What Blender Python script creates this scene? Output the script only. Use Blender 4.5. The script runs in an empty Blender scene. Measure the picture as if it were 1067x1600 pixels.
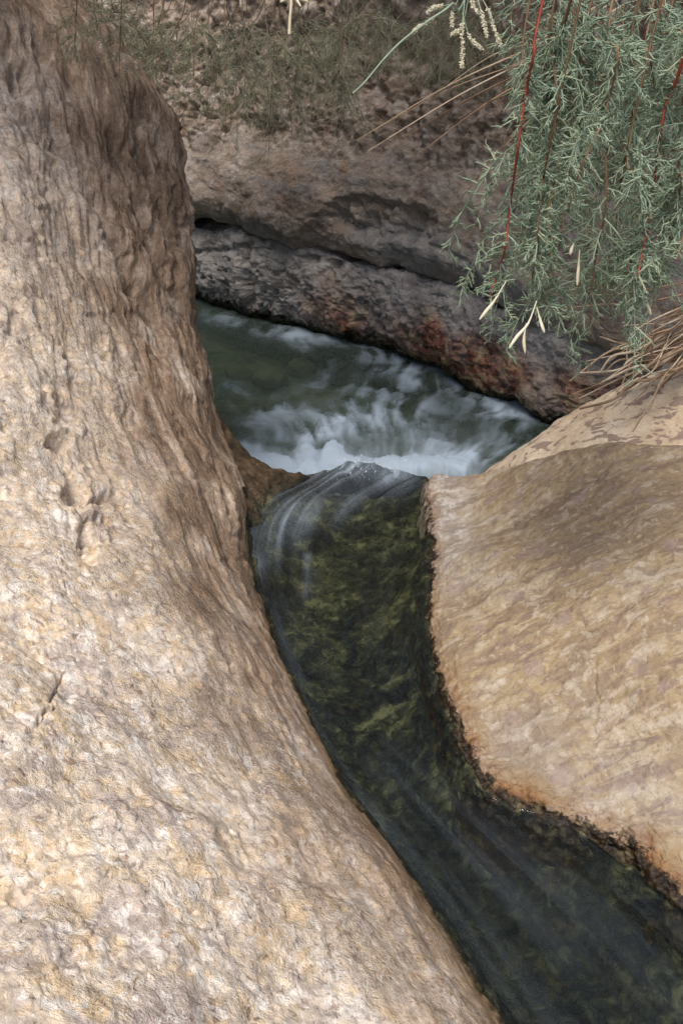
import bpy, math, random
import numpy as np
from mathutils import Vector

# ------------------------------------------------------------------ camera, sky, sun, exposure
sc = bpy.context.scene
COL = sc.collection
PITCH = math.radians(28.0)
VFOV = math.radians(50.0)
CAM = np.array([0.0, 0.0, 1.4])
FPX = 800.0 / math.tan(VFOV / 2)          # focal length in photograph pixels (1067 x 1600)
SP, CP = math.sin(PITCH), math.cos(PITCH)

cam_d = bpy.data.cameras.new('camera'); cam = bpy.data.objects.new('camera', cam_d); COL.objects.link(cam)
cam.location = CAM; cam.rotation_euler = (math.pi / 2 - PITCH, 0, 0)
cam_d.sensor_fit = 'VERTICAL'; cam_d.sensor_height = 24.0
cam_d.lens = 12.0 / math.tan(VFOV / 2)
cam_d.clip_start = 0.02; cam_d.clip_end = 500
sc.camera = cam

SUN_EL, SUN_AZ = math.radians(66), math.radians(200)   # azimuth measured from +Y clockwise: behind the camera, a little left
world = bpy.data.worlds.new('World'); sc.world = world; world.use_nodes = True
wn = world.node_tree; wn.nodes.clear()
sky = wn.nodes.new('ShaderNodeTexSky'); sky.sky_type = 'NISHITA'; sky.sun_disc = False
sky.sun_elevation = SUN_EL; sky.sun_rotation = SUN_AZ; sky.dust_density = 2.5; sky.air_density = 1.0
bg = wn.nodes.new('ShaderNodeBackground'); bg.inputs['Strength'].default_value = 0.12
wo = wn.nodes.new('ShaderNodeOutputWorld')
wn.links.new(sky.outputs[0], bg.inputs[0]); wn.links.new(bg.outputs[0], wo.inputs[0])

sun_d = bpy.data.lights.new('sun', 'SUN'); sun = bpy.data.objects.new('sun', sun_d); COL.objects.link(sun)
sun_d.energy = 2.3; sun_d.angle = math.radians(26); sun_d.color = (1.0, 0.93, 0.84)
sdir = Vector((math.sin(SUN_AZ) * math.cos(SUN_EL), math.cos(SUN_AZ) * math.cos(SUN_EL), math.sin(SUN_EL)))
sun.rotation_euler = sdir.to_track_quat('Z', 'Y').to_euler()

vs = sc.view_settings
vs.view_transform = 'Standard'; vs.look = 'None'; vs.gamma = 1; vs.use_curve_mapping = False
vs.exposure = 0.48
sc.cycles.max_bounces = 4; sc.cycles.diffuse_bounces = 3; sc.cycles.adaptive_threshold = 0.03; sc.cycles.use_denoising = True; sc.cycles.denoising_prefilter = 'NONE'; sc.cycles.transparent_max_bounces = 16
sc.cycles.caustics_reflective = False; sc.cycles.caustics_refractive = False

random.seed(5)
rng = np.random.default_rng(5)

# ------------------------------------------------------------------ helpers
def pix(u, v, d):
    """a point seen at photograph pixel (u, v) at depth d"""
    a = (u - 533.5) / FPX; b = (800.0 - v) / FPX
    return CAM + d * np.array([a, CP + b * SP, -SP + b * CP])
def pz(u, v, z):
    b = (800.0 - v) / FPX
    return pix(u, v, (CAM[2] - z) / (SP - b * CP))
def proj(P):
    R = P - CAM
    d = R[..., 1] * CP - R[..., 2] * SP
    up = R[..., 1] * SP + R[..., 2] * CP
    d = np.where(np.abs(d) < 1e-3, 1e-3, d)
    u = 533.5 + FPX * R[..., 0] / d
    v = 800 - FPX * up / d
    bad = d < 0.3
    return np.where(bad, -9999, u), np.where(bad, -9999, v)

def _hash(ix, iy, iz, seed):
    h = (ix.astype(np.uint32) * np.uint32(374761393) + iy.astype(np.uint32) * np.uint32(668265263)
         + iz.astype(np.uint32) * np.uint32(2147483647) + np.uint32((seed * 974711 + 12345) & 0xffffffff))
    h = (h ^ (h >> np.uint32(13))) * np.uint32(1274126177)
    h = (h ^ (h >> np.uint32(15))) * np.uint32(2246822519)
    return h ^ (h >> np.uint32(16))
_G = rng.normal(size=(256, 3)); _G /= np.linalg.norm(_G, axis=1)[:, None]; _G = _G.astype(np.float32)
def perlin(P, seed=0):
    sh = P.shape[:-1]
    P = P.reshape(-1, 3).astype(np.float32)
    I = np.floor(P); F = P - I; I = I.astype(np.int64) + 100000
    W = F * F * F * (F * (F * 6 - 15) + 10)
    out = np.zeros(len(P), np.float32)
    for dx in (0, 1):
        for dy in (0, 1):
            for dz in (0, 1):
                g = _G[_hash(I[:, 0] + dx, I[:, 1] + dy, I[:, 2] + dz, seed) & np.uint32(255)]
                dot = g[:, 0] * (F[:, 0] - dx) + g[:, 1] * (F[:, 1] - dy) + g[:, 2] * (F[:, 2] - dz)
                w = (W[:, 0] if dx else 1 - W[:, 0]) * (W[:, 1] if dy else 1 - W[:, 1]) * (W[:, 2] if dz else 1 - W[:, 2])
                out += w * dot
    return (out * 1.6).reshape(sh)
def fbm(P, octv=4, seed=0, gain=0.5, ridged=False):
    a, s = 1.0, 0.0
    for o in range(octv):
        n = perlin(P * (2.03 ** o), seed + o * 17)
        if ridged: n = 1 - 2 * np.abs(n)
        s = s + a * n; a *= gain
    return s
def worley(P, seed=0):
    sh = P.shape[:-1]
    P = P.reshape(-1, 3).astype(np.float32)
    I = np.floor(P); F = P - I; I = I.astype(np.int64) + 100000
    f1 = np.full(len(P), 9.0, np.float32); f2 = f1.copy(); idv = np.zeros(len(P), np.float32)
    for dx in (-1, 0, 1):
        for dy in (-1, 0, 1):
            for dz in (-1, 0, 1):
                h = _hash(I[:, 0] + dx, I[:, 1] + dy, I[:, 2] + dz, seed)
                px = (h & np.uint32(1023)).astype(np.float32) / 1023
                py = ((h >> np.uint32(10)) & np.uint32(1023)).astype(np.float32) / 1023
                pz_ = ((h >> np.uint32(20)) & np.uint32(1023)).astype(np.float32) / 1023
                d = np.sqrt((dx + px - F[:, 0]) ** 2 + (dy + py - F[:, 1]) ** 2 + (dz + pz_ - F[:, 2]) ** 2)
                m = d < f1
                f2 = np.where(m, f1, np.minimum(f2, d)); idv = np.where(m, px, idv); f1 = np.where(m, d, f1)
    return f1.reshape(sh), f2.reshape(sh), idv.reshape(sh)

def cr_matrix(n, N, knots=None):
    """Catmull-Rom interpolation matrix, N samples through n points (knots bunch samples)"""
    x = np.linspace(0, n - 1, N) if knots is None else np.interp(np.linspace(0, 1, N), np.linspace(0, 1, len(knots)), knots)
    A = np.zeros((N, n))
    i = np.clip(np.floor(x).astype(int), 0, n - 2); f = x - i
    w = [(-f + 2 * f**2 - f**3) / 2, (2 - 5 * f**2 + 3 * f**3) / 2, (f + 4 * f**2 - 3 * f**3) / 2, (-f**2 + f**3) / 2]
    for k in range(4):
        j = i + k - 1
        for r in range(N):
            jj = j[r]
            if jj < 0: A[r, 0] += 2 * w[k][r]; A[r, 1] -= w[k][r]
            elif jj >= n: A[r, n - 1] += 2 * w[k][r]; A[r, n - 2] -= w[k][r]
            else: A[r, jj] += w[k][r]
    return A
def surf(ctrl, NU, NV, ku=None, kv=None):
    C = np.array(ctrl, float)
    return np.einsum('ai,ijk,bj->abk', cr_matrix(C.shape[0], NU, ku), C, cr_matrix(C.shape[1], NV, kv))
def normals(P):
    du = np.gradient(P, axis=0); dv = np.gradient(P, axis=1)
    n = np.cross(du, dv)
    return n / (np.linalg.norm(n, axis=-1, keepdims=True) + 1e-12)
def arclen(P, axis):
    d = np.linalg.norm(np.diff(P, axis=axis), axis=-1)
    z = np.zeros_like(np.take(d, [0], axis=axis))
    return np.cumsum(np.concatenate([z, d], axis=axis), axis=axis)
def sstep(a, b, x):
    t = np.clip((x - a) / (b - a), 0, 1)
    return t * t * (3 - 2 * t)
def polydist(U, V, pts):
    """distance to a polyline, and the fraction along it"""
    best = np.full(U.shape, 1e9); al = np.zeros(U.shape); acc = 0.0
    for (x0, y0), (x1, y1) in zip(pts[:-1], pts[1:]):
        L = math.hypot(x1 - x0, y1 - y0)
        t = np.clip(((U - x0) * (x1 - x0) + (V - y0) * (y1 - y0)) / (L * L + 1e-12), 0, 1)
        d = np.hypot(U - x0 - t * (x1 - x0), V - y0 - t * (y1 - y0))
        m = d < best
        best = np.where(m, d, best); al = np.where(m, acc + t * L, al); acc += L
    return best, al / acc, acc

def props(o, label=None, cat=None, group=None, kind=None):
    if label: o['label'] = label
    if cat: o['category'] = cat
    if group: o['group'] = group
    if kind: o['kind'] = kind
    return o
def link(o, parent=None):
    COL.objects.link(o)
    if parent is not None:
        o.parent = parent
        if parent.type == 'EMPTY' or True:
            o.matrix_parent_inverse.identity()
            o.location = (0, 0, 0)
    return o
def mesh_np(name, verts, quads, mat, parent=None, attrs=None, uv=None, smooth=True, n=4):
    me = bpy.data.meshes.new(name)
    verts = np.ascontiguousarray(verts, np.float32).reshape(-1, 3); quads = np.ascontiguousarray(quads, np.int32)
    me.vertices.add(len(verts)); me.vertices.foreach_set('co', verts.ravel())
    nf = len(quads)
    me.loops.add(nf * n); me.loops.foreach_set('vertex_index', quads.ravel())
    me.polygons.add(nf)
    me.polygons.foreach_set('loop_start', np.arange(0, nf * n, n, dtype=np.int32))
    if smooth: me.polygons.foreach_set('use_smooth', np.ones(nf, bool))
    me.update(calc_edges=True)
    if attrs:
        for k, a in attrs.items():
            at = me.attributes.new(k, 'FLOAT', 'POINT'); at.data.foreach_set('value', np.ascontiguousarray(a, np.float32).ravel())
    if uv is not None:
        ul = me.uv_layers.new(name='UVMap')
        ul.data.foreach_set('uv', np.ascontiguousarray(uv.reshape(-1, 2)[quads.ravel()], np.float32).ravel())
    me.materials.append(mat)
    o = bpy.data.objects.new(name, me)
    return link(o, parent)
def grid_quads(NU, NV, flip=False):
    i = np.arange(NU * NV).reshape(NU, NV)
    q = np.stack([i[:-1, :-1], i[1:, :-1], i[1:, 1:], i[:-1, 1:]], -1).reshape(-1, 4)
    return q[:, ::-1] if flip else q
def grid_obj(name, P, mat, flip=False, attrs=None, uv=None, parent=None):
    return mesh_np(name, P, grid_quads(P.shape[0], P.shape[1], flip), mat, parent, attrs, uv)

# tubes: many tapered polylines in one mesh
def tubes(name, lines, mat, parent=None, sides=3, rand=True):
    """lines: list of (points (k,3), radii (k,))"""
    V, Q, T, RA = [], [], [], []
    base = 0
    ang = np.linspace(0, 2 * math.pi, sides, endpoint=False)
    for pts, rad in lines:
        pts = np.asarray(pts, float); rad = np.asarray(rad, float); k = len(pts)
        t = np.gradient(pts, axis=0); t /= (np.linalg.norm(t, axis=1, keepdims=True) + 1e-12)
        ref = np.array([0.3, 0.9, 0.31]) if abs(t[0, 1]) < 0.8 else np.array([1.0, 0.1, 0.2])
        a = np.cross(t, ref); a /= (np.linalg.norm(a, axis=1, keepdims=True) + 1e-12)
        b = np.cross(t, a)
        ring = pts[:, None, :] + rad[:, None, None] * (np.cos(ang)[None, :, None] * a[:, None, :] + np.sin(ang)[None, :, None] * b[:, None, :])
        V.append(ring.reshape(-1, 3))
        i = base + np.arange(k * sides).reshape(k, sides)
        j = np.roll(i, -1, axis=1)
        Q.append(np.stack([i[:-1], i[1:], j[1:], j[:-1]], -1).reshape(-1, 4))
        RA.append(np.full(k * sides, random.random()))
        base += k * sides
    return mesh_np(name, np.concatenate(V), np.concatenate(Q), mat, parent, {'rnd': np.concatenate(RA)})

def smooth_line(pts, n):
    C = np.array(pts, float)
    return cr_matrix(len(C), n) @ C

# ------------------------------------------------------------------ node helpers
class NT:
    def __init__(s, name):
        s.m = bpy.data.materials.new(name); s.m.use_nodes = True
        s.t = s.m.node_tree; s.t.nodes.clear()
        s.out = s.n('ShaderNodeOutputMaterial')
    def n(s, typ, **kw):
        nd = s.t.nodes.new(typ)
        for k, v in kw.items(): setattr(nd, k, v)
        return nd
    def l(s, a, b): s.t.links.new(a, b)
    def put(s, sock, v):
        if hasattr(v, 'is_output') or isinstance(v, bpy.types.NodeSocket): s.l(v, sock)
        elif isinstance(v, (tuple, list)) and len(v) == 3 and sock.type == 'RGBA': sock.default_value = (*v, 1)
        else: sock.default_value = v
    def coord(s, which='Object', scale=(1, 1, 1), rot=(0, 0, 0)):
        c = s.n('ShaderNodeTexCoord'); mp = s.n('ShaderNodeMapping')
        s.l(c.outputs[which], mp.inputs['Vector']); mp.inputs['Scale'].default_value = scale; mp.inputs['Rotation'].default_value = rot
        return mp.outputs[0]
    def noise(s, vec, scale, detail=6, rough=0.6, dist=0.0):
        nd = s.n('ShaderNodeTexNoise'); s.l(vec, nd.inputs['Vector'])
        nd.inputs['Scale'].default_value = scale; nd.inputs['Detail'].default_value = detail
        nd.inputs['Roughness'].default_value = rough; nd.inputs['Distortion'].default_value = dist
        return nd.outputs['Fac']
    def vor(s, vec, scale, feature='F1', out='Distance', rand=1.0):
        nd = s.n('ShaderNodeTexVoronoi', feature=feature); s.l(vec, nd.inputs['Vector'])
        nd.inputs['Scale'].default_value = scale; nd.inputs['Randomness'].default_value = rand
        return nd.outputs[out]
    def ramp(s, fac, stops):
        nd = s.n('ShaderNodeValToRGB'); s.l(fac, nd.inputs[0]); e = nd.color_ramp.elements
        while len(e) < len(stops): e.new(0.5)
        for q, (p, c) in zip(e, stops):
            q.position = p; q.color = (c, c, c, 1) if isinstance(c, (int, float)) else (*c, 1)
        return nd.outputs[0]
    def map(s, v, a, b, c=0.0, d=1.0):
        nd = s.n('ShaderNodeMapRange', interpolation_type='SMOOTHSTEP'); s.put(nd.inputs[0], v)
        for i, x in enumerate((a, b, c, d)): nd.inputs[i + 1].default_value = x
        return nd.outputs[0]
    def mix(s, f, a, b, mode='MIX'):
        nd = s.n('ShaderNodeMix', data_type='RGBA', blend_type=mode)
        s.put(nd.inputs[0], f); s.put(nd.inputs[6], a); s.put(nd.inputs[7], b)
        return nd.outputs[2]
    def math(s, op, a, b=0.0):
        nd = s.n('ShaderNodeMath', operation=op); s.put(nd.inputs[0], a); s.put(nd.inputs[1], b); return nd.outputs[0]
    def attr(s, name):
        nd = s.n('ShaderNodeAttribute', attribute_name=name); return nd.outputs['Fac']
    def bump(s, h, strength, dist, normal=None):
        nd = s.n('ShaderNodeBump'); s.l(h, nd.inputs['Height']); nd.inputs['Strength'].default_value = strength; nd.inputs['Distance'].default_value = dist
        if normal is not None: s.l(normal, nd.inputs['Normal'])
        return nd.outputs[0]
    def principled(s, color, rough, normal=None, spec=0.3):
        p = s.n('ShaderNodeBsdfPrincipled'); s.put(p.inputs['Base Color'], color); s.put(p.inputs['Roughness'], rough)
        p.inputs['Specular IOR Level'].default_value = spec if not hasattr(spec, 'is_output') else 0.3
        if hasattr(spec, 'is_output'): s.l(spec, p.inputs['Specular IOR Level'])
        if normal is not None: s.l(normal, p.inputs['Normal'])
        return p.outputs[0]
    def surface(s, sh): s.l(sh, s.out.inputs['Surface']); return s.m

# ------------------------------------------------------------------ materials
def mat_left_rock():
    m = NT('weathered_tan_limestone'); c = m.coord()
    st = m.coord('UV', (34, 5.5, 1))
    wv = m.n('ShaderNodeTexNoise'); m.l(c, wv.inputs['Vector']); wv.inputs['Scale'].default_value = 14; wv.inputs['Detail'].default_value = 4
    wc = m.n('ShaderNodeMix', data_type='VECTOR'); wc.inputs[0].default_value = 0.10; m.l(c, wc.inputs[4]); m.l(wv.outputs['Color'], wc.inputs[5]); cw = wc.outputs[1]
    n1 = m.noise(c, 5.0, 5, 0.68, 0.6)
    n2 = m.noise(c, 21, 5, 0.70, 0.6)
    n3 = m.noise(c, 70, 4, 0.7)
    ns = m.noise(st, 1.0, 5, 0.7, 0.6)
    col = m.ramp(n1, [(0.34, (0.46, 0.375, 0.315)), (0.43, (0.59, 0.495, 0.415)), (0.50, (0.67, 0.55, 0.41)), (0.57, (0.69, 0.59, 0.48)), (0.68, (0.79, 0.725, 0.64))])
    col = m.mix(m.map(n2, 0.50, 0.61, 0, 0.65), col, (0.66, 0.475, 0.265))
    col = m.mix(m.map(n2, 0.48, 0.37, 0, 0.6), col, (0.43, 0.355, 0.32))
    # grains: small broken patches, each of its own shade
    g = m.n('ShaderNodeTexVoronoi'); m.l(cw, g.inputs['Vector']); g.inputs['Scale'].default_value = 48
    sep = m.n('ShaderNodeSeparateColor'); m.l(g.outputs['Color'], sep.inputs[0])
    col = m.mix(0.8, col, m.ramp(sep.outputs[0], [(0.0, 0.84), (0.5, 1.0), (1.0, 1.16)]), 'MULTIPLY')
    col = m.mix(m.map(sep.outputs[1], 0.86, 0.90, 0, 0.5), col, (0.84, 0.79, 0.72))
    col = m.mix(m.map(m.noise(c, 33, 5, 0.75, 1.2), 0.55, 0.63, 0, 0.8), col, (0.82, 0.77, 0.70))
    col = m.mix(m.map(m.noise(c, 50, 5, 0.7, 0.8), 0.45, 0.36, 0, 0.75), col, (0.28, 0.195, 0.14))
    up = m.attr('upper')                                 # greyer and browner higher on the face, with the trees' shade painted in
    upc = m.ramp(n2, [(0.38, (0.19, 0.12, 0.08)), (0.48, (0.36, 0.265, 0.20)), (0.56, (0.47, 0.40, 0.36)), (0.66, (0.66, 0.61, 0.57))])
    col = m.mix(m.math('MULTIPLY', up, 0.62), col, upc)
    br = m.attr('brown')  # brown patina, also carrying painted shade on the flank
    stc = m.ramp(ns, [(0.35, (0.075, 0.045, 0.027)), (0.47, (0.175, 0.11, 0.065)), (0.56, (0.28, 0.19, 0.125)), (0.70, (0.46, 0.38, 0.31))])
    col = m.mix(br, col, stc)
    col = m.mix(1.0, col, m.ramp(n3, [(0.32, 0.68), (0.5, 1.0), (0.66, 1.2)]), 'MULTIPLY')
    pits = m.vor(cw, 66); col = m.mix(m.map(pits, 0.20, 0.06, 0, 0.4), col, (0.20, 0.145, 0.11))
    ed = m.attr('edge'); edn = m.math('ADD', ed, m.math('MULTIPLY', m.math('SUBTRACT', m.noise(c, 55, 5, 0.7), 0.5), 0.05))
    col = m.mix(m.map(edn, 0.11, 0.035, 0, 0.8), col, (0.20, 0.13, 0.065))
    wet = m.map(edn, 0.044, 0.022)
    col = m.mix(wet, col, m.mix(m.map(n2, 0.45, 0.6), (0.014, 0.014, 0.007), (0.05, 0.042, 0.016)))
    h = m.math('ADD', m.noise(c, 50, 5, 0.72, 0.8), m.math('MULTIPLY', m.noise(c, 190, 3, 0.7), 0.7))
    h = m.math('ADD', h, m.math('MULTIPLY', m.math('MULTIPLY', ns, br), 0.8))
    h = m.math('ADD', h, m.math('MULTIPLY', m.map(pits, 0.0, 0.25), 0.4))
    h = m.math('ADD', h, m.math('MULTIPLY', sep.outputs[0], 0.22))
    h = m.math('MULTIPLY', h, m.map(m.noise(c, 4.5, 3, 0.55), 0.38, 0.62, 0.35, 1.15))
    nrm = m.bump(h, 0.8, 0.010)
    return m.surface(m.principled(col, m.map(wet, 0, 1, 0.62, 0.22), nrm, 0.4))

def mat_slab():
    m = NT('smooth_ochre_limestone'); c = m.coord()
    st = m.coord('UV', (7, 34, 1), (0, 0, math.radians(-28)))
    st2 = m.coord('UV', (4.5, 15, 1), (0, 0, math.radians(-30)))
    n1 = m.noise(c, 5, 5, 0.6, 0.4); ns = m.noise(st, 1, 5, 0.62, 0.7); ns2 = m.noise(st2, 1.0, 5, 0.68, 1.1)
    n3 = m.noise(c, 95, 5, 0.7); n2 = m.noise(c, 24, 5, 0.65)
    col = m.ramp(n1, [(0.34, (0.28, 0.215, 0.14)), (0.5, (0.36, 0.27, 0.155)), (0.64, (0.41, 0.335, 0.225))])
    col = m.mix(m.map(ns, 0.53, 0.66, 0, 0.45), col, (0.47, 0.40, 0.31))
    col = m.mix(m.map(ns, 0.47, 0.36, 0, 0.4), col, (0.27, 0.19, 0.135))
    col = m.mix(m.math('MULTIPLY', m.map(ns2, 0.52, 0.57), m.map(n1, 0.38, 0.58, 0.25, 0.75)), col, (0.205, 0.145, 0.115))
    och = m.math('MULTIPLY', m.attr('ochre'), m.map(n2, 0.35, 0.62, 0.55, 1.0))
    col = m.mix(och, col, m.mix(m.map(ns, 0.42, 0.58), (0.175, 0.118, 0.07), (0.30, 0.20, 0.10)))
    col = m.mix(m.map(ns2, 0.45, 0.38, 0, 0.6), col, (0.47, 0.405, 0.33))
    sp = m.vor(c, 11, 'SMOOTH_F1')
    sp2 = m.noise(c, 42, 3, 0.55, 0.4)
    col = m.mix(m.map(sp2, 0.56, 0.60, 0, 0.55), col, (0.22, 0.155, 0.12))
    col = m.mix(m.map(sp2, 0.42, 0.37, 0, 0.5), col, (0.50, 0.43, 0.34))
    col = m.mix(m.map(m.math('ADD', sp, m.math('MULTIPLY', n2, 0.25)), 0.36, 0.30, 0, 0.7), col, (0.31, 0.23, 0.19))
    pale = m.attr('pale')
    col = m.mix(m.math('MULTIPLY', pale, m.map(n2, 0.35, 0.6, 0.35, 0.95)), col, m.mix(m.map(n2, 0.45, 0.62), (0.30, 0.27, 0.25), (0.52, 0.475, 0.43)))
    col = m.mix(1.0, col, m.ramp(n3, [(0.3, 0.78), (0.5, 1.0), (0.7, 1.15)]), 'MULTIPLY')
    ed = m.attr('edge')
    wob = m.math('SUBTRACT', m.noise(c, 30, 5, 0.78, 0.6), 0.5)
    edn = m.math('ADD', ed, m.math('MULTIPLY', wob, 0.10))
    patch = m.math('MULTIPLY', m.map(m.noise(c, 8, 4, 0.6), 0.40, 0.60, 0.15, 1.0), m.attr('low'))
    col = m.mix(m.math('MULTIPLY', m.map(edn, 0.10, 0.05, 0, 0.75), patch), col, (0.27, 0.175, 0.075))
    ru = m.mix(m.map(m.noise(c, 60, 5, 0.7), 0.42, 0.6), (0.15, 0.045, 0.016), (0.27, 0.14, 0.05))
    col = m.mix(m.math('MULTIPLY', m.map(edn, 0.056, 0.038, 0, 0.92), m.math('MAXIMUM', m.math('MULTIPLY', patch, 0.8), 0.35)), col, ru)
    wet = m.map(edn, 0.030, 0.020)
    alg = m.ramp(m.noise(c, 46, 5, 0.72), [(0.36, (0.008, 0.006, 0.004)), (0.52, (0.03, 0.018, 0.01)), (0.6, (0.085, 0.065, 0.03)), (0.72, (0.14, 0.12, 0.06))])
    col = m.mix(wet, col, alg)
    chip = m.map(m.vor(c, 75), 0.14, 0.05, 0, 0.5)
    col = m.mix(chip, col, (0.25, 0.17, 0.11))
    h = m.math('ADD', m.math('MULTIPLY', n2, 1.0), m.math('MULTIPLY', n3, 0.8))
    h = m.math('SUBTRACT', h, m.math('MULTIPLY', chip, 0.5))
    h = m.math('ADD', h, m.math('MULTIPLY', ns, 0.12))
    h = m.math('ADD', h, m.math('MULTIPLY', m.math('MULTIPLY', wet, m.noise(c, 60, 5, 0.75)), 1.4))
    return m.surface(m.principled(col, m.map(wet, 0, 1, 0.6, 0.3), m.bump(h, 0.55, 0.008), 0.35))

def mat_rear_slab():
    m = NT('spotted_cream_limestone'); c = m.coord(); n1 = m.noise(c, 6, 5, 0.6); n2 = m.noise(c, 30, 5, 0.65)
    col = m.ramp(n1, [(0.35, (0.50, 0.39, 0.27)), (0.5, (0.60, 0.49, 0.36)), (0.65, (0.62, 0.54, 0.43))])
    st = m.coord('Object', (1, 1.6, 2.4), (0, 0.5, 0.6))
    sp = m.noise(st, 15, 3, 0.6, 0.6)
    col = m.mix(m.map(sp, 0.53, 0.57, 0, 0.85), col, (0.24, 0.17, 0.14))
    col = m.mix(1.0, col, m.ramp(m.noise(c, 90, 5, 0.7), [(0.3, 0.8), (0.5, 1.0), (0.7, 1.12)]), 'MULTIPLY')
    return m.surface(m.principled(col, 0.7, m.bump(n2, 0.5, 0.012), 0.25))

def mat_cliff():
    m = NT('grey_banded_cliff'); c = m.coord()
    n1 = m.noise(c, 2.6, 5, 0.65, 0.5); n2 = m.noise(c, 9, 5, 0.7, 0.4); n3 = m.noise(c, 40, 5, 0.72)
    band = m.noise(m.coord('Object', (1.2, 1.2, 9), (0, math.radians(-5), 0)), 1.6, 7, 0.6, 0.5)
    col = m.ramp(n1, [(0.32, (0.20, 0.155, 0.125)), (0.45, (0.33, 0.27, 0.22)), (0.55, (0.43, 0.355, 0.285)), (0.68, (0.50, 0.43, 0.37))])
    col = m.mix(m.map(band, 0.52, 0.64, 0, 0.7), col, (0.23, 0.22, 0.215))
    col = m.mix(m.map(n2, 0.5, 0.64, 0, 0.6), col, (0.33, 0.21, 0.13))
    col = m.mix(m.map(n2, 0.44, 0.34, 0, 0.55), col, (0.56, 0.49, 0.44))
    rough_zone = m.attr('rough')
    rz = m.ramp(m.noise(c, 14, 5, 0.72, 0.6), [(0.34, (0.10, 0.07, 0.05)), (0.45, (0.27, 0.20, 0.15)), (0.55, (0.40, 0.325, 0.265)), (0.66, (0.56, 0.50, 0.45))])
    col = m.mix(m.math('MULTIPLY', rough_zone, 0.85), col, rz)
    col = m.mix(m.attr('grey'), col, m.mix(m.map(n2, 0.4, 0.6), (0.20, 0.195, 0.19), (0.36, 0.335, 0.31)))
    col = m.mix(1.0, col, m.ramp(n3, [(0.3, 0.7), (0.5, 1.0), (0.7, 1.18)]), 'MULTIPLY')
    h = m.math('ADD', n3, m.math('MULTIPLY', m.noise(c, 110, 4, 0.7), 0.4))
    return m.surface(m.principled(col, 0.8, m.bump(h, 0.7, 0.02), 0.2))

def mat_ledge():
    m = NT('grey_pitted_ledge'); c = m.coord()
    n1 = m.noise(c, 4, 5, 0.65, 0.5); n2 = m.noise(c, 14, 5, 0.7, 0.4); n3 = m.noise(c, 48, 5, 0.72)
    col = m.ramp(n1, [(0.33, (0.24, 0.225, 0.21)), (0.5, (0.39, 0.36, 0.335)), (0.66, (0.55, 0.515, 0.48))])
    col = m.mix(m.map(n2, 0.52, 0.66, 0, 0.5), col, (0.28, 0.20, 0.15))
    col = m.mix(m.attr('rust'), col, m.ramp(n2, [(0.38, (0.04, 0.026, 0.016)), (0.45, (0.26, 0.075, 0.05)), (0.51, (0.36, 0.19, 0.10)), (0.58, (0.48, 0.36, 0.22))]))
    zz = m.attr('edge'); e = m.math('ADD', zz, m.math('MULTIPLY', m.math('SUBTRACT', n2, 0.5), 0.22))
    wet = m.map(e, 0.09, 0.03)
    col = m.mix(wet, col, m.mix(m.map(n3, 0.45, 0.62), (0.010, 0.010, 0.006), (0.06, 0.052, 0.02)))
    col = m.mix(1.0, col, m.ramp(n3, [(0.3, 0.66), (0.5, 1.0), (0.7, 1.2)]), 'MULTIPLY')
    h = m.math('ADD', n3, m.math('MULTIPLY', m.noise(c, 120, 4, 0.7), 0.4))
    return m.surface(m.principled(col, m.map(wet, 0, 1, 0.8, 0.35), m.bump(h, 0.8, 0.02), 0.25))

def mat_bed():
    m = NT('wet_mossy_streambed'); c = m.coord()
    n1 = m.noise(c, 9, 5, 0.65, 0.5); n2 = m.noise(c, 32, 5, 0.72, 0.8); n3 = m.noise(c, 80, 5, 0.7)
    col = m.ramp(n2, [(0.42, (0.005, 0.006, 0.006)), (0.52, (0.018, 0.020, 0.015)), (0.66, (0.055, 0.058, 0.032))])
    big = m.noise(c, 7, 3, 0.5, 0.4)
    moss = m.math('MULTIPLY', m.map(n1, 0.42, 0.58), m.map(big, 0.36, 0.56, 0.1, 1.0))
    moss = m.math('MULTIPLY', moss, m.attr('moss'))
    col = m.mix(moss, col, m.ramp(n2, [(0.40, (0.026, 0.028, 0.014)), (0.50, (0.095, 0.095, 0.045)), (0.62, (0.26, 0.24, 0.13))]))
    col = m.mix(m.map(m.noise(c, 13, 5, 0.6), 0.60, 0.70, 0, 0.5), col, (0.09, 0.06, 0.03))
    dry = m.attr('dry')                                  # the saddle of bare brown rock above the water
    col = m.mix(dry, col, m.ramp(m.noise(c, 26, 5, 0.7), [(0.36, (0.025, 0.018, 0.010)), (0.52, (0.08, 0.052, 0.028)), (0.66, (0.16, 0.11, 0.065))]))
    h = m.math('ADD', n2, m.math('MULTIPLY', n3, 0.5))
    return m.surface(m.principled(col, m.map(dry, 0, 1, 0.4, 0.6), m.bump(h, 0.9, 0.02), 0.3))

def mat_pool_bed():
    m = NT('olive_pool_bed'); c = m.coord()
    n1 = m.noise(c, 3.5, 5, 0.6); n2 = m.noise(c, 16, 5, 0.65)
    col = m.ramp(n1, [(0.35, (0.10, 0.13, 0.08)), (0.52, (0.19, 0.22, 0.135)), (0.68, (0.30, 0.30, 0.17))])
    col = m.mix(1.0, col, m.ramp(n2, [(0.3, 0.6), (0.5, 1.0), (0.7, 1.25)]), 'MULTIPLY')
    return m.surface(m.principled(col, 0.7, m.bump(n2, 0.6, 0.03), 0.2))

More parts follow.
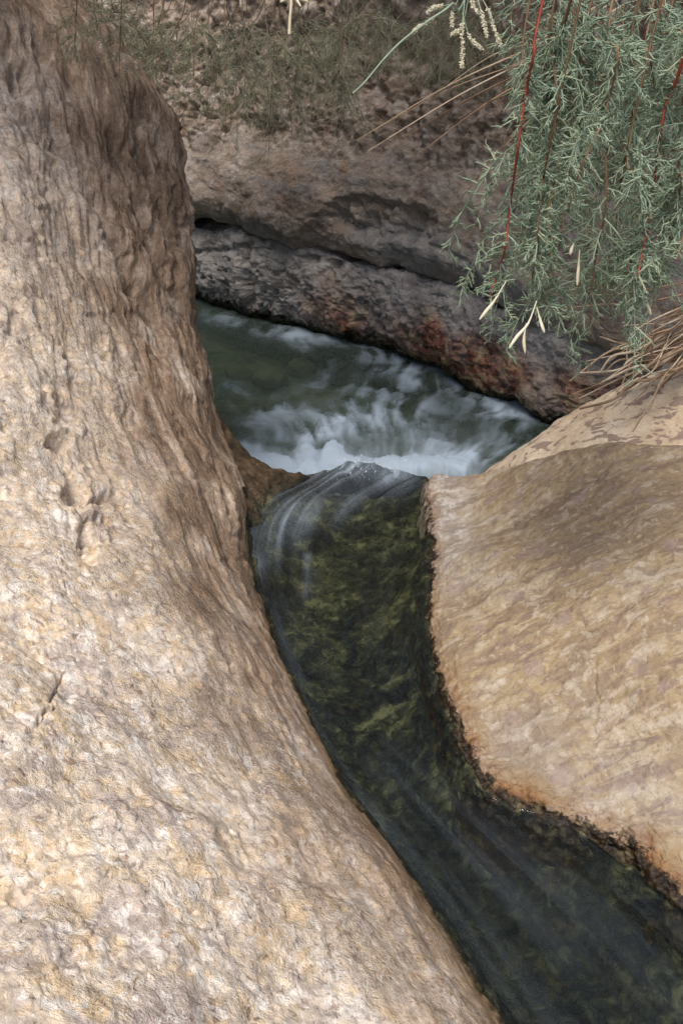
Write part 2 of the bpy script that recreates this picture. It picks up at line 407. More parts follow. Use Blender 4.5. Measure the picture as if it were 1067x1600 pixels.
def water_shader(m, tint, bump_n, foam, foam_col, gloss_rough, ior=1.33, turbid=0.0, turbid_col=(0.1, 0.1, 0.1)):
    tr = m.n('ShaderNodeBsdfTransparent'); m.put(tr.inputs[0], tint)
    td = m.n('ShaderNodeBsdfDiffuse'); m.put(td.inputs[0], turbid_col)
    t = m.n('ShaderNodeMixShader'); t.inputs[0].default_value = turbid; m.l(tr.outputs[0], t.inputs[1]); m.l(td.outputs[0], t.inputs[2])
    gl = m.n('ShaderNodeBsdfGlossy'); gl.inputs['Roughness'].default_value = gloss_rough; m.l(bump_n, gl.inputs['Normal'])
    fr = m.n('ShaderNodeFresnel'); fr.inputs[0].default_value = ior
    a = m.n('ShaderNodeMixShader'); m.l(fr.outputs[0], a.inputs[0]); m.l(t.outputs[0], a.inputs[1]); m.l(gl.outputs[0], a.inputs[2])
    df = m.n('ShaderNodeBsdfDiffuse'); m.put(df.inputs[0], foam_col); m.l(bump_n, df.inputs['Normal'])
    b = m.n('ShaderNodeMixShader'); m.l(foam, b.inputs[0]); m.l(a.outputs[0], b.inputs[1]); m.l(df.outputs[0], b.inputs[2])
    return m.surface(b.outputs[0])

def mat_stream_water():
    m = NT('fast_clear_water')
    fl = m.coord('UV', (30, 1.3, 1)); fl2 = m.coord('UV', (150, 2.2, 1)); rp = m.coord('UV', (16, 5, 1))
    s1 = m.noise(fl, 1, 4, 0.5, 0.5); s2 = m.noise(fl2, 1, 3, 0.6, 0.2); s3 = m.noise(rp, 1, 4, 0.6, 0.5)
    h = m.math('ADD', m.math('MULTIPLY', s1, 0.7), m.math('ADD', m.math('MULTIPLY', s2, 0.30), m.math('MULTIPLY', s3, 1.0)))
    bn = m.bump(h, 0.5, 0.014)
    streak = m.math('MULTIPLY', m.map(s1, 0.36, 0.70), m.map(s2, 0.34, 0.66, 0.55, 1.0))
    foam = m.math('MULTIPLY', m.attr('veil'), m.math('ADD', m.math('MULTIPLY', streak, 0.9), 0.25))
    return water_shader(m, (0.76, 0.82, 0.78), bn, foam, (0.34, 0.41, 0.48), 0.10, 1.34)

def mat_pool_water():
    m = NT('green_pool_water'); c = m.coord()
    rp = m.noise(c, 16, 4, 0.6, 0.8); r2 = m.noise(c, 60, 3, 0.6)
    bn = m.bump(m.math('ADD', rp, m.math('MULTIPLY', r2, 0.2)), 0.35, 0.02)
    return water_shader(m, (0.80, 0.87, 0.78), bn, m.attr('foam'), (0.68, 0.82, 0.96), 0.14, 1.24, 0.5, (0.10, 0.135, 0.105))

def mat_simple(name, stops, scale, rough=0.7, attr=True, spec=0.2, trans=0.0):
    m = NT(name); c = m.coord(); n = m.noise(c, scale, 5, 0.65)
    f = m.math('ADD', m.math('MULTIPLY', n, 0.6), m.math('MULTIPLY', m.attr('rnd'), 0.4)) if attr else n
    col = m.ramp(f, stops)
    sh = m.principled(col, rough, None, spec)
    if trans:
        t = m.n('ShaderNodeBsdfTranslucent'); m.l(col, t.inputs[0]); mx = m.n('ShaderNodeMixShader'); mx.inputs[0].default_value = trans
        m.l(sh, mx.inputs[1]); m.l(t.outputs[0], mx.inputs[2]); sh = mx.outputs[0]
    return m.surface(sh)

M_LEFT = mat_left_rock(); M_SLAB = mat_slab(); M_REAR = mat_rear_slab(); M_CLIFF = mat_cliff(); M_LEDGE = mat_ledge()
M_BED = mat_bed(); M_POOLBED = mat_pool_bed(); M_STREAM = mat_stream_water(); M_POOL = mat_pool_water()
M_NEEDLE = mat_simple('blue_green_tamarisk', [(0.22, (0.15, 0.20, 0.12)), (0.42, (0.28, 0.37, 0.26)), (0.58, (0.38, 0.48, 0.36)), (0.74, (0.47, 0.51, 0.33)), (0.88, (0.60, 0.56, 0.37))], 30, 0.6, trans=0.2)
M_NEEDLE2 = mat_simple('olive_tamarisk', [(0.25, (0.20, 0.20, 0.12)), (0.5, (0.38, 0.38, 0.25)), (0.75, (0.56, 0.53, 0.38))], 20, 0.6, trans=0.2)
M_RED = mat_simple('red_stem', [(0.3, (0.20, 0.035, 0.022)), (0.7, (0.34, 0.08, 0.05))], 40, 0.5)
M_BROWN = mat_simple('brown_stem', [(0.3, (0.13, 0.075, 0.045)), (0.7, (0.26, 0.17, 0.10))], 40, 0.7)
M_TWIG2 = mat_simple('grey_brown_twig', [(0.3, (0.10, 0.075, 0.05)), (0.7, (0.24, 0.18, 0.12))], 40, 0.8)
M_DEAD = mat_simple('dry_twig', [(0.25, (0.10, 0.055, 0.03)), (0.42, (0.21, 0.135, 0.085)), (0.55, (0.34, 0.25, 0.165)), (0.7, (0.52, 0.43, 0.32))], 18, 0.75)
M_CREAM = mat_simple('cream_bud', [(0.3, (0.50, 0.45, 0.30)), (0.7, (0.72, 0.68, 0.52))], 60, 0.6)
M_BARK = mat_simple('rough_bark', [(0.3, (0.09, 0.06, 0.045)), (0.7, (0.24, 0.18, 0.13))], 30, 0.9, attr=False)
M_STONE = mat_simple('pale_stone', [(0.3, (0.17, 0.17, 0.10)), (0.7, (0.36, 0.33, 0.20))], 14, 0.7, attr=False)
def mat_drop():
    m = NT('water_drops'); p = m.principled((0.8, 0.86, 0.9), 0.15, None, 0.5); return m.surface(p)
M_DROP = mat_drop()
def mat_ground():
    m = NT('sandy_ground'); c = m.coord(); n = m.noise(c, 1.5, 5, 0.65)
    return m.surface(m.principled(m.ramp(n, [(0.35, (0.28, 0.21, 0.15)), (0.65, (0.45, 0.36, 0.27))]), 0.85, m.bump(m.noise(c, 12, 5, 0.6), 0.6, 0.05), 0.2))
M_GROUND = mat_ground()

# ------------------------------------------------------------------ ground
ZP = -0.5                                   # level of the lower pool
gx = np.linspace(-60, 60, 60)
G = np.zeros((60, 60, 3)); G[..., 0] = gx[:, None]; G[..., 1] = gx[None, :] + 5
G[..., 2] = -1.6 + 0.15 * fbm(G * 0.2, 3, 3)
props(grid_obj('ground', G, M_GROUND), kind='structure')

# ------------------------------------------------------------------ left rock
def V3(*a): return np.array(a, float)
rows = []   # each: list of points from far left to the water edge or outline, then three points that wrap out of sight
def row(v, pts, wrap):
    k = 1.0 if 600 < v < 1700 else .4
    f = [1, 1, 1 - .008 * k, 1 - .022 * k, 1 - .028 * k, 1]       # the face bulges, then falls steeply to the water
    P = [pix(u, v, d * q) for (u, d), q in zip(pts, f)]
    o = P[0] + V3(-0.8, -0.1, 0.40); o2 = P[0] + V3(-1.9, 0, 2.3)
    e = P[-1]
    if wrap == 'water': W = [e + V3(.02, .01, -.08), e + V3(.035, .02, -.2), e + V3(.02, .02, -.5)]
    elif wrap == 'fold': W = [e + V3(.015, .05, -.07), e + V3(.0, .10, -.2), e + V3(-.05, .15, -.6)]
    else: W = [e + V3(-.03, .13, -.03), e + V3(-.12, .30, -.25), V3(e[0] - .15, e[1] + .42, -1.2)]
    rows.append([o2, o] + P + W)
row(2600, [(-500, .60), (100, .68), (600, .80), (1000, .90), (1350, .96), (1520, 1.0)], 'water')
row(2100, [(-500, .75), (0, .85), (400, .97), (800, 1.12), (1050, 1.2), (1150, 1.23)], 'water')
row(1600, [(-400, 1.05), (0, 1.17), (250, 1.28), (500, 1.42), (715, 1.545), (800, 1.59)], 'water')
row(1400, [(-400, 1.20), (0, 1.34), (220, 1.45), (430, 1.585), (600, 1.73), (665, 1.80)], 'water')
row(1200, [(-400, 1.38), (0, 1.53), (170, 1.65), (340, 1.80), (475, 1.97), (528, 2.075)], 'water')
row(1000, [(-400, 1.58), (0, 1.77), (150, 1.92), (290, 2.11), (392, 2.32), (430, 2.448)], 'water')
row(870, [(-400, 1.75), (0, 1.97), (150, 2.15), (280, 2.38), (364, 2.64), (391, 2.77)], 'water')
row(745, [(-400, 1.95), (0, 2.20), (150, 2.42), (275, 2.68), (352, 2.95), (378, 3.08)], 'fold')
row(640, [(-400, 2.10), (0, 2.38), (150, 2.65), (260, 2.93), (318, 3.16), (336, 3.31)], 'air')
row(500, [(-400, 2.30), (0, 2.62), (130, 2.86), (225, 3.09), (287, 3.29), (306, 3.42)], 'air')
row(300, [(-400, 2.50), (0, 2.85), (120, 3.08), (205, 3.26), (270, 3.42), (294, 3.52)], 'air')
row(130, [(-400, 2.70), (0, 3.10), (95, 3.30), (165, 3.42), (213, 3.53), (233, 3.62)], 'air')
row(-60, [(-400, 2.95), (-80, 3.30), (-20, 3.46), (30, 3.58), (65, 3.68), (85, 3.78)], 'air')
row(-500, [(-900, 3.30), (-500, 3.7), (-420, 3.8), (-350, 3.9), (-290, 4.0), (-260, 4.05)], 'air')
NU, NV = 760, 440
ku = [0, 1, 2, 3, 4, 5, 6, 7, 8, 9, 10, 11, 12, 13]
ku = np.interp(np.linspace(0, 1, 60), [0, .06, .16, .28, .40, .51, .58, .65, .71, .79, .89, .96, .985, 1], ku)
kv = np.interp(np.linspace(0, 1, 60), [0, .02, .05, .30, .48, .64, .77, .86, .93, .97, 1], np.arange(11))
P = surf(rows, NU, NV, ku, kv)
S = arclen(P, 0); T = arclen(P, 1)
edge_i = int(np.argmin(np.abs(np.interp(np.linspace(0, 1, NV), np.linspace(0, 1, 60), kv) - 7)))
EDGE = np.linalg.norm(P - P[:, edge_i:edge_i + 1], axis=-1)
N = -normals(P)
if N[NU // 2, NV // 3, 2] < 0: N = -N
U, V = proj(P)
front = (np.arange(NV)[None, :] <= edge_i + 6) * 1.0
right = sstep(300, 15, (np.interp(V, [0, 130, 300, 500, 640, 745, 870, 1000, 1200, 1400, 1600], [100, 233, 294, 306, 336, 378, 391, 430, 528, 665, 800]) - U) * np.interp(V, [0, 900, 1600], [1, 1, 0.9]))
topm = sstep(900, 250, V)
ST = np.stack([S * 2.2, T * 17, np.zeros_like(S)], -1)
disp = 0.030 * fbm(P * 2.3, 3, 1) * sstep(0, .12, EDGE)
disp += 0.009 * fbm(P * 6, 2, 11, 0.4)
disp += 0.0018 * fbm(P * 34, 3, 21, 0.6)
disp -= 0.006 * np.maximum(0, fbm(P * 12, 3, 31, 0.5, True) - 0.75)
flank = right * sstep(450, 650, V)
disp *= 1 - .55 * flank
disp += (0.004 + 0.003 * right + 0.006 * topm) * fbm(ST, 4, 41, 0.55)
disp += 0.011 * topm * fbm(P * V3(10, 10, 5), 3, 43, .55)
f1, f2, idv = worley(P * V3(9, 9, 6) + 0.35 * fbm(P * 9, 2, 77)[..., None], 5)
disp -= 0.020 * (0.10 + 0.80 * topm) * np.clip(0.42 - f1, 0, 1) * (idv > 0.35)
f1b, _, idb = worley(P * 24 + 0.4 * fbm(P * 20, 2, 78)[..., None], 6)
disp -= 0.004 * np.clip(0.45 - f1b, 0, 1) * (idb > 0.5)
# plates that flake off with a lip at their lower side
pl = fbm(P * V3(5, 5, 4), 4, 91, 0.6); disp += 0.007 * sstep(0.02, 0.07, pl) * topm + 0.004 * sstep(0.1, 0.14, pl)
def crack(pts, w, dep, wob=6):
    global disp
    du = wob * fbm(np.stack([U / 22, V / 22, 0 * U], -1), 3, 5)
    d, a, L = polydist(U + du, V + du * .6, pts)
    disp -= 1.0 * dep * np.exp(-(d / w) ** 2) * sstep(0, .1, a + .03) * sstep(1.0, .9, a - .03) * front
    return d
def dent(u, v, ru, rv, dep, ang=0):
    global disp
    ca, sa = math.cos(ang), math.sin(ang)
    wu = 9 * fbm(np.stack([U / 40, V / 40, 0 * U], -1), 3, 8); x = U - u + wu; y = V - v + wu
    q = np.sqrt(((x * ca + y * sa) / ru) ** 2 + ((-x * sa + y * ca) / rv) ** 2)
    disp -= 1.05 * dep * sstep(1.15, 0.6, q) * (1 + .5 * fbm(P * 30, 2, 9)) * front
# the long crack low on the face, the broken pocket and the hollows above it
crack([(38, 1158), (60, 1128), (78, 1108), (88, 1080), (112, 1045)], 2.8, .014, 9)
crack([(0, 672), (60, 690), (110, 720), (140, 765)], 5, .014)
crack([(0, 828), (30, 836), (60, 850)], 5, .012)
dent(92, 688, 22, 10, .022); dent(100, 645, 34, 20, .018, .3)
dent(125, 775, 26, 22, .018, .5); dent(175, 770, 30, 9, .022); dent(165, 802, 26, 8, .020); dent(150, 838, 34, 10, .014, .4)
dent(120, 745, 30, 12, .014, .9); dent(180, 795, 60, 55, .008); dent(140, 850, 16, 30, .014)
crack([(120, 740), (135, 800), (135, 865)], 5, .014); crack([(190, 640), (205, 660), (222, 682)], 5, .012)
crack([(395, 1195), (412, 1212), (425, 1222)], 4, .010); crack([(385, 1195), (400, 1210)], 4, .008)
dent(30, 1410, 22, 14, .008, .6); dent(55, 1385, 26, 9, .008, -.6)
dent(35, 120, 22, 26, .035); dent(70, 200, 45, 30, .016, .5); dent(20, 75, 24, 18, .02)
crack([(0, 560), (15, 520), (25, 470)], 6, .012)
# grooves and fins on the shaded flank that turns towards the pool
for pts, w, dep in [([(175, 180), (190, 240), (215, 290), (228, 340), (250, 400), (275, 470)], 10, .030), ([(215, 140), (222, 210), (240, 270), (262, 330), (282, 400)], 9, .035),
                    ([(250, 190), (262, 250), (276, 310), (290, 380)], 7, .02), ([(150, 290), (165, 350), (200, 410), (235, 480)], 8, .016),
                    ([(190, 390), (230, 470), (262, 560)], 8, .014), ([(60, 215), (90, 250), (105, 290)], 8, .02), ([(330, 700), (352, 780), (380, 880)], 5, .010)]:
    crack(pts, w, dep, 8)
disp *= np.where(np.arange(NV)[None, :] > edge_i + 25, 0.4, 1.0)
P = P + N * disp[..., None]
brown = np.clip(right * (0.85 + 0.6 * sstep(1500, 500, V)) * (0.75 + 0.5 * fbm(P * 6, 3, 51)), 0, 0.92)  # patina towards the right edge, widened and deepened to paint the flank's shade
# tone darkens towards the top: shade from overhead put into the colour
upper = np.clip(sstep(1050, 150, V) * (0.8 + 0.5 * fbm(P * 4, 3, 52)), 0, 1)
edge_attr = np.where(V > 700, EDGE, 1.0)
edge_attr = np.where(np.arange(NV)[None, :] > edge_i, 0.0, edge_attr) * 1.0
edge_attr = np.where(V < 760, 1.0, edge_attr)
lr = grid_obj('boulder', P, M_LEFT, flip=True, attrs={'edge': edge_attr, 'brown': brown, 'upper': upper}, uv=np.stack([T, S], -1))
props(lr, 'big tan rough rock face sloping down to the narrow water chute', 'rock')

# ------------------------------------------------------------------ right slab
def edge_row(v, u_edge, pts, zed=0.0):
    e = pz(u_edge, v, zed)
    P = [pix(u, vv, d) for u, vv, d in pts]
    far = P[-1] + V3(.7, -.05, .22)
    far2 = far + V3(1.4, 0, 1.7)
    W = [e + V3(-.05, .0, -.40), e + V3(-.03, 0, -.12)]
    return W + [e] + P + [far, far2]
srows = [
    edge_row(2300, 2200, [(2300, 2300, 1.02), (2500, 2300, .98), (2700, 2300, .95), (3000, 2300, .92)]),
    edge_row(1750, 1480, [(1560, 1740, 1.42), (1700, 1720, 1.36), (1900, 1700, 1.3), (2200, 1700, 1.26)]),
    edge_row(1425, 1067, [(1120, 1400, 1.765), (1200, 1370, 1.73), (1350, 1350, 1.67), (1650, 1330, 1.58)]),
    edge_row(1340, 985, [(1030, 1290, 1.86), (1110, 1240, 1.84), (1250, 1220, 1.76), (1550, 1200, 1.68)]),
    edge_row(1296, 895, [(935, 1235, 1.955), (1010, 1165, 1.95), (1150, 1120, 1.885), (1480, 1100, 1.78)]),
    edge_row(1250, 770, [(830, 1190, 2.03), (930, 1105, 2.05), (1080, 1050, 2.00), (1430, 1020, 1.87)]),
    edge_row(1180, 722, [(775, 1130, 2.13), (885, 1050, 2.14), (1055, 980, 2.10), (1410, 950, 1.95)]),
    edge_row(1090, 692, [(745, 1055, 2.24), (860, 980, 2.25), (1040, 910, 2.20), (1400, 880, 2.05)]),
    edge_row(980, 668, [(730, 958, 2.44), (850, 895, 2.42), (1035, 830, 2.35), (1390, 800, 2.17)]),
    edge_row(870, 675, [(735, 855, 2.70), (850, 820, 2.61), (1035, 765, 2.50), (1380, 745, 2.30)]),
    edge_row(790, 672, [(735, 785, 2.94), (845, 762, 2.80), (1030, 720, 2.62), (1370, 715, 2.40)]),
    edge_row(752, 668, [(725, 743, 3.10), (835, 722, 2.92), (1010, 693, 2.70), (1360, 700, 2.48)]),
]
last = np.array(srows[-1])
srows.append([p + V3(0.01, .05, -.05) for p in last])
srows.append([p + V3(0.03, .12, -.30) for p in last])
srows.append([p + V3(0.05, .18, -.95) for p in last])
NU, NV = 560, 460
ku = np.interp(np.linspace(0, 1, 80), [0, .03, .10, .17, .24, .33, .43, .54, .66, .77, .86, .93, .955, .98, 1], np.arange(15))
kv = np.interp(np.linspace(0, 1, 60), [0, .03, .07, .27, .52, .80, .95, .985, 1], np.arange(9))
P = surf(srows, NU, NV, ku, kv)
S = arclen(P, 0); T = arclen(P, 1); U, V = proj(P)
ei = int(np.argmin(np.abs(np.interp(np.linspace(0, 1, NV), np.linspace(0, 1, 60), kv) - 2)))
EDGE = np.linalg.norm(P - P[:, ei:ei + 1], axis=-1)
N = normals(P)
if N[NU // 2, NV // 2, 2] < 0: N = -N
disp = 0.015 * fbm(P * 4, 3, 101) * sstep(0, .1, EDGE) + 0.004 * fbm(P * 13, 4, 111, .55) + 0.0016 * fbm(P * 45, 3, 121, .6)
near = sstep(.10, .02, EDGE)
disp += near * 0.010 * fbm(P * V3(26, 26, 26), 4, 131, .65) * sstep(1000, 1250, V)
disp += near * 0.004 * fbm(P * 40, 3, 132, .6)
f1, f2, idv = worley(P * 11 + .3 * fbm(P * 10, 2, 3)[..., None], 9); disp -= 0.006 * np.clip(.4 - f1, 0, 1) * (idv > .6)
# low scarps running over the slab
for pts, w, dep in [([(670, 850), (760, 835), (840, 800), (880, 770)], 9, .006), ([(800, 890), (850, 925), (900, 960), (930, 1000)], 5, .004),
                    ([(935, 1040), (925, 1060), (930, 1090), (925, 1150)], 3, .004), ([(840, 1130), (920, 1020), (1067, 930)], 6, -.003),
                    ([(890, 760), (960, 830), (1067, 850)], 8, .004), ([(880, 1190), (960, 1170), (1067, 1120)], 4, .003)]:
    du = 7 * fbm(np.stack([U / 25, V / 25, 0 * U], -1), 3, 7)
    d, a, L = polydist(U + du, V + du, pts)
    disp -= dep * np.exp(-(d / w) ** 2)
P = P + N * disp[..., None]
edge_attr = np.where(np.arange(NV)[None, :] < ei, 0.0, EDGE) + .012 * sstep(1150, 1000, V) + 0.035 * sstep(1080, 850, V) * sstep(.02, .06, EDGE) + 0.018 * sstep(900, 760, V)
pale = np.clip(.9 * sstep(.20, .05, EDGE) * sstep(960, 840, V), 0, 1) + 0.3 * sstep(.3, .1, EDGE) * sstep(1050, 1150, V)
sl = grid_obj('rock_slab', P, M_SLAB, flip=True, attrs={'edge': edge_attr, 'pale': np.clip(pale, 0, 1), 'low': .25 + .75 * sstep(960, 1120, V), 'ochre': np.clip(.32 * sstep(1150, 760, V) * sstep(.06, .35, EDGE) * (.9 + .35 * fbm(P * 4, 3, 141)), 0, .6)}, uv=np.stack([T, S], -1))
props(sl, 'smooth ochre slab with mauve streaks and a rusty fringe at the water', 'rock')

# ------------------------------------------------------------------ rear slab behind it
rr = []
for pts in [[(700, 830, 3.3), (790, 790, 3.15), (900, 760, 2.90), (1067, 770, 2.80), (1400, 770, 2.70)],
            [(705, 810, 3.36), (800, 760, 3.2), (920, 715, 3.00), (1067, 712, 2.92), (1400, 700, 2.80)],
            [(712, 790, 3.4), (806, 722, 3.25), (930, 672, 3.12), (1067, 645, 3.05), (1400, 600, 2.92)],
            [(722, 772, 3.44), (814, 704, 3.32), (935, 640, 3.24), (1067, 590, 3.17), (1400, 500, 3.05)],
            [(732, 760, 3.48), (815, 697, 3.42), (930, 628, 3.36), (1067, 570, 3.30), (1400, 450, 3.20)]]:
    p = [pix(*q) for q in pts]; rr.append(p + [p[-1] + V3(1.2, 0, .25)])
l = np.array(rr[-1])
rr.append([q + V3(.04, .08, -.06) for q in l]); rr.append([q + V3(.09, .16, -.30) for q in l]); rr.append([V3(q[0] + .1, q[1] + .22, -1.2) for q in l])
P = surf(rr, 240, 260, np.interp(np.linspace(0, 1, 60), [0, .15, .4, .65, .8, .88, .95, 1], np.arange(8)))
N = normals(P)
if N[60, 130, 2] < 0: N = -N
P = P + N * (0.014 * fbm(P * 5, 3, 201) + 0.004 * fbm(P * 18, 4, 211, .6))[..., None]
rs = grid_obj('rock_slab', P, M_REAR, flip=True)
props(rs, 'cream rock slope with dark speckles rising behind the ochre slab', 'rock')

# ------------------------------------------------------------------ streambed and sill
zw = lambda v: np.interp(v, [745, 800, 900, 1000], [-.028, -.02, -.006, 0])
sec = [((1520, 2600), (2300, 2350)), ((1150, 2100), (1700, 1930)), ((800, 1600), (1300, 1600)), ((665, 1400), (1067, 1425)), ((528, 1200), (895, 1296)), ((470, 1090), (770, 1250)),
       ((430, 1000), (722, 1180)), ((406, 920), (692, 1090)), ((391, 870), (668, 980)), ((395, 822), (675, 880)), ((425, 782), (672, 805)), ((490, 750), (668, 752))]
bed, wat = [], []
lefts = {9: [(330, 770, .02), (360, 790, .02), (380, 806, .012)], 10: [(335, 700, .05), (364, 738, .045), (392, 765, .022)], 11: [(325, 620, .10), (372, 694, .070), (428, 734, .018)]}
for i, (a, b) in enumerate(sec):
    A = pz(a[0], a[1], zw(a[1])); B = pz(b[0], b[1], zw(b[1]))
    dep = [.16, .16, .16, .16, .16, .15, .15, .15, .14, .11, .08, .055][i]
    X = B - A
    if i in lefts: L = [pz(*q) for q in lefts[i]]
    else: L = [A - X * .30 + V3(0, 0, -.05), A - X * .18 + V3(0, 0, -.03), A - X * .06 + V3(0, 0, -.01)]
    sh = [.45, .85, 1.0, .85, .45] if i < 10 else [.55, .9, 1, .9, .6]
    mid = [A + X * f + V3(0, 0, -dep * s) for f, s in zip((.08, .25, .5, .72, .9), sh)]
    bed.append(L + [A] + mid + [B, B + X * .12 + V3(0, 0, -.05)])
    crest = {9: .008, 10: .016, 11: .012}.get(i, 0)
    W = [A + X * f + V3(0, 0, crest * math.sin(math.pi * min(max(f, 0), 1)) - (.03 if f > 1.02 else 0)) for f in (-.12, 0, .15, .3, .45, .6, .75, .9, 1.0, 1.04)]
    wat.append(W)
for dy, dz in ((.03, -.05), (.07, -.30), (.08, -.9)):
    bed.append([p + V3(0, dy, dz) for p in bed[11]])
P = surf(bed, 520, 220)
U, V = proj(P); N = normals(P)
if N[200, 110, 2] < 0: N = -N
P = P + N * (0.016 * fbm(P * 9, 4, 301, .6) * sstep(0.0, .05, -P[..., 2] + .03) + 0.006 * fbm(P * 25, 4, 311, .6))[..., None]
wl = np.interp(V, [745, 800, 900, 1000], [-.028, -.02, -.006, 0])
dry = sstep(.0, .035, P[..., 2] - wl + .02 * fbm(P * 20, 3, 321)) * sstep(900, 820, V)
props(grid_obj('streambed', P, M_BED, flip=True, attrs={'dry': dry, 'moss': np.clip(.45 + .6 * np.linspace(0, 1, P.shape[1])[None, :] * np.ones(P.shape[:2]) + .2 * sstep(1000, 850, V) - .75 * sstep(1180, 1420, V) * sstep(.95, .6, np.linspace(0, 1, P.shape[1])[None, :]), 0.16, 1)}), kind='structure')

# ------------------------------------------------------------------ water in the chute, running over the lip
wl0 = np.array(wat[11])
wat.append([p + V3(0, .05, -.020) for p in wl0]); wat.append([p + V3(.01, .14, -.14) for p in wl0]); wat.append([p + V3(.02, .20, -.33) for p in wl0]); wat.append([p + V3(.02, .23, -.60) for p in wl0])
NU, NV = 560, 240
P = surf(wat, NU, NV)
S = arclen(P, 0); T = arclen(P, 1); U, V = proj(P)
flow = np.stack([T * 9, S * 1.6, 0 * S], -1)
P[..., 2] += 0.004 * fbm(flow, 3, 401) + 0.0025 * fbm(flow * V3(3, 2, 1), 3, 402)
# the standing fold where the current swings off the left bank towards the lip
d, a, L = polydist(U, V, [(400, 862), (440, 820), (500, 782), (550, 745), (590, 722)])
P[..., 2] += .022 * np.exp(-(d / 26) ** 2) * sstep(0, .3, a)
d2, a2, _ = polydist(U, V, [(520, 740), (570, 728), (620, 735)])
P[..., 2] += (.022 * np.exp(-(d2 / 24) ** 2)) * (0.65 + .55 * fbm(P * V3(18, 12, 0), 3, 411))
veil = 0.50 * np.exp(-(d / 34) ** 2) * (0.7 + .6 * fbm(np.stack([U / 60, V / 60, 0 * U], -1), 3, 4))
veil += .45 * np.exp(-(d2 / 30) ** 2) + .75 * sstep(765, 728, V + 14 * fbm(np.stack([U / 30, V / 60, 0 * U], -1), 3, 14)) * sstep(480, 540, U) * sstep(660, 590, U)
for pts, w, k in [([(425, 900), (440, 980), (475, 1100), (520, 1200), (590, 1300)], 18, .06), ([(560, 1150), (650, 1230), (760, 1340), (900, 1480)], 34, .05),
                  ([(540, 1230), (640, 1340), (760, 1480), (860, 1600)], 34, .045), ([(700, 1290), (850, 1400), (1067, 1580)], 50, .03), ([(480, 860), (485, 900), (480, 930)], 8, .2)]:
    dd, aa, _ = polydist(U, V, pts); veil += k * np.exp(-(dd / w) ** 2) * sstep(0, .15, aa)
veil += .01 + .015 * sstep(1150, 1500, V)
veil = np.maximum(veil, sstep(-.06, -.2, P[..., 2]))
ws = grid_obj('stream', P, M_STREAM, flip=True, attrs={'veil': np.clip(veil, 0, 1)}, uv=np.stack([T, S], -1))
props(ws, kind='structure')

# ------------------------------------------------------------------ lower pool
NU, NV = 640, 560
X = np.linspace(-3.6, 2.4, NU); Y = np.linspace(3.0, 8.2, NV)
P = np.zeros((NU, NV, 3)); P[..., 0] = X[:, None]; P[..., 1] = Y[None, :]; P[..., 2] = ZP
U, V = proj(P)
foot = pz(570, 745, ZP)
R = np.hypot(P[..., 0] - foot[0], P[..., 1] - foot[1]); TH = np.arctan2(P[..., 1] - foot[1] + .9, P[..., 0] - foot[0]) * 1.7
rad = np.stack([TH * 5.0, R * 2.2, 0 * R], -1); rad2 = np.stack([TH * 12, R * 3.2, 0 * R], -1)
warp = fbm(P * 1.6, 2, 501)
rad[..., 0] += .7 * warp; rad2[..., 0] += 1.1 * warp
r1 = fbm(rad, 4, 511, .6); r2 = fbm(rad2, 4, 521, .65); ed = fbm(P * 3.5 + .6 * warp[..., None], 3, 531, .55)
lipd, _, _ = polydist(U, V, [(400, 722), (470, 738), (560, 738), (640, 738), (720, 732)])
foam = .95 * np.exp(-(lipd / (24 + 10 * ed)) ** 2) + .45 * sstep(.75, .1, R + .2 * r1) * (.75 + .5 * r2)
foam += .40 * sstep(1.35, .3, R) * sstep(-.25, .95, .7 * r1 + .6 * ed + .3 * r2)
def stroke(pts, w, k, th=.0):
    global foam
    dd, aa, L = polydist(U, V, pts)
    foam += k * np.exp(-(dd / w) ** 2) * sstep(0, .12, aa + .02) * sstep(1.02, .85, aa) * sstep(th - .7, th + .9, .9 * r2 + .6 * ed)
stroke([(860, 655), (790, 628), (720, 600), (660, 572), (600, 552), (530, 530), (460, 520), (400, 505)], 12, .75)
stroke([(840, 665), (760, 640), (690, 606), (610, 575), (540, 560)], 16, .4)
stroke([(700, 735), (770, 705), (800, 680), (780, 650), (750, 625)], 26, .7, -.1)
stroke([(420, 715), (480, 700), (540, 690)], 26, .5, -.2)
stroke([(470, 690), (540, 660), (620, 640), (680, 660)], 24, .75)
stroke([(520, 655), (560, 620), (640, 600), (700, 630)], 20, .35)
stroke([(380, 670), (440, 640), (500, 660)], 18, .3, .1)
stroke([(340, 600), (400, 630), (460, 640)], 14, .28, .2); stroke([(480, 640), (500, 590), (530, 550)], 12, .3, .1)
stroke([(310, 490), (360, 500), (420, 520), (500, 545)], 10, .4, .1); stroke([(330, 560), (350, 600), (380, 640)], 9, .25, .2)
foam = np.clip(foam * .74, 0, .86)
P[..., 2] += .020 * fbm(P * 4, 3, 541) * sstep(2.6, .6, R) + .006 * r2 * sstep(2.4, .3, R) + .004 * fbm(P * 12, 3, 551) + .05 * foam * sstep(.7, .1, R)
pw = grid_obj('pool_water', P, M_POOL, attrs={'foam': foam}); props(pw, kind='structure')
P = np.zeros((120, 120, 3)); P[..., 0] = np.linspace(-3.8, 2.6, 120)[:, None]; P[..., 1] = np.linspace(2.9, 8.4, 120)[None, :]
P[..., 2] = ZP - .30 + .05 * fbm(P * 1.6, 4, 561) + .08 * sstep(-.2, -1.2, P[..., 0])
props(grid_obj('pool_bed', P, M_POOLBED), kind='structure')

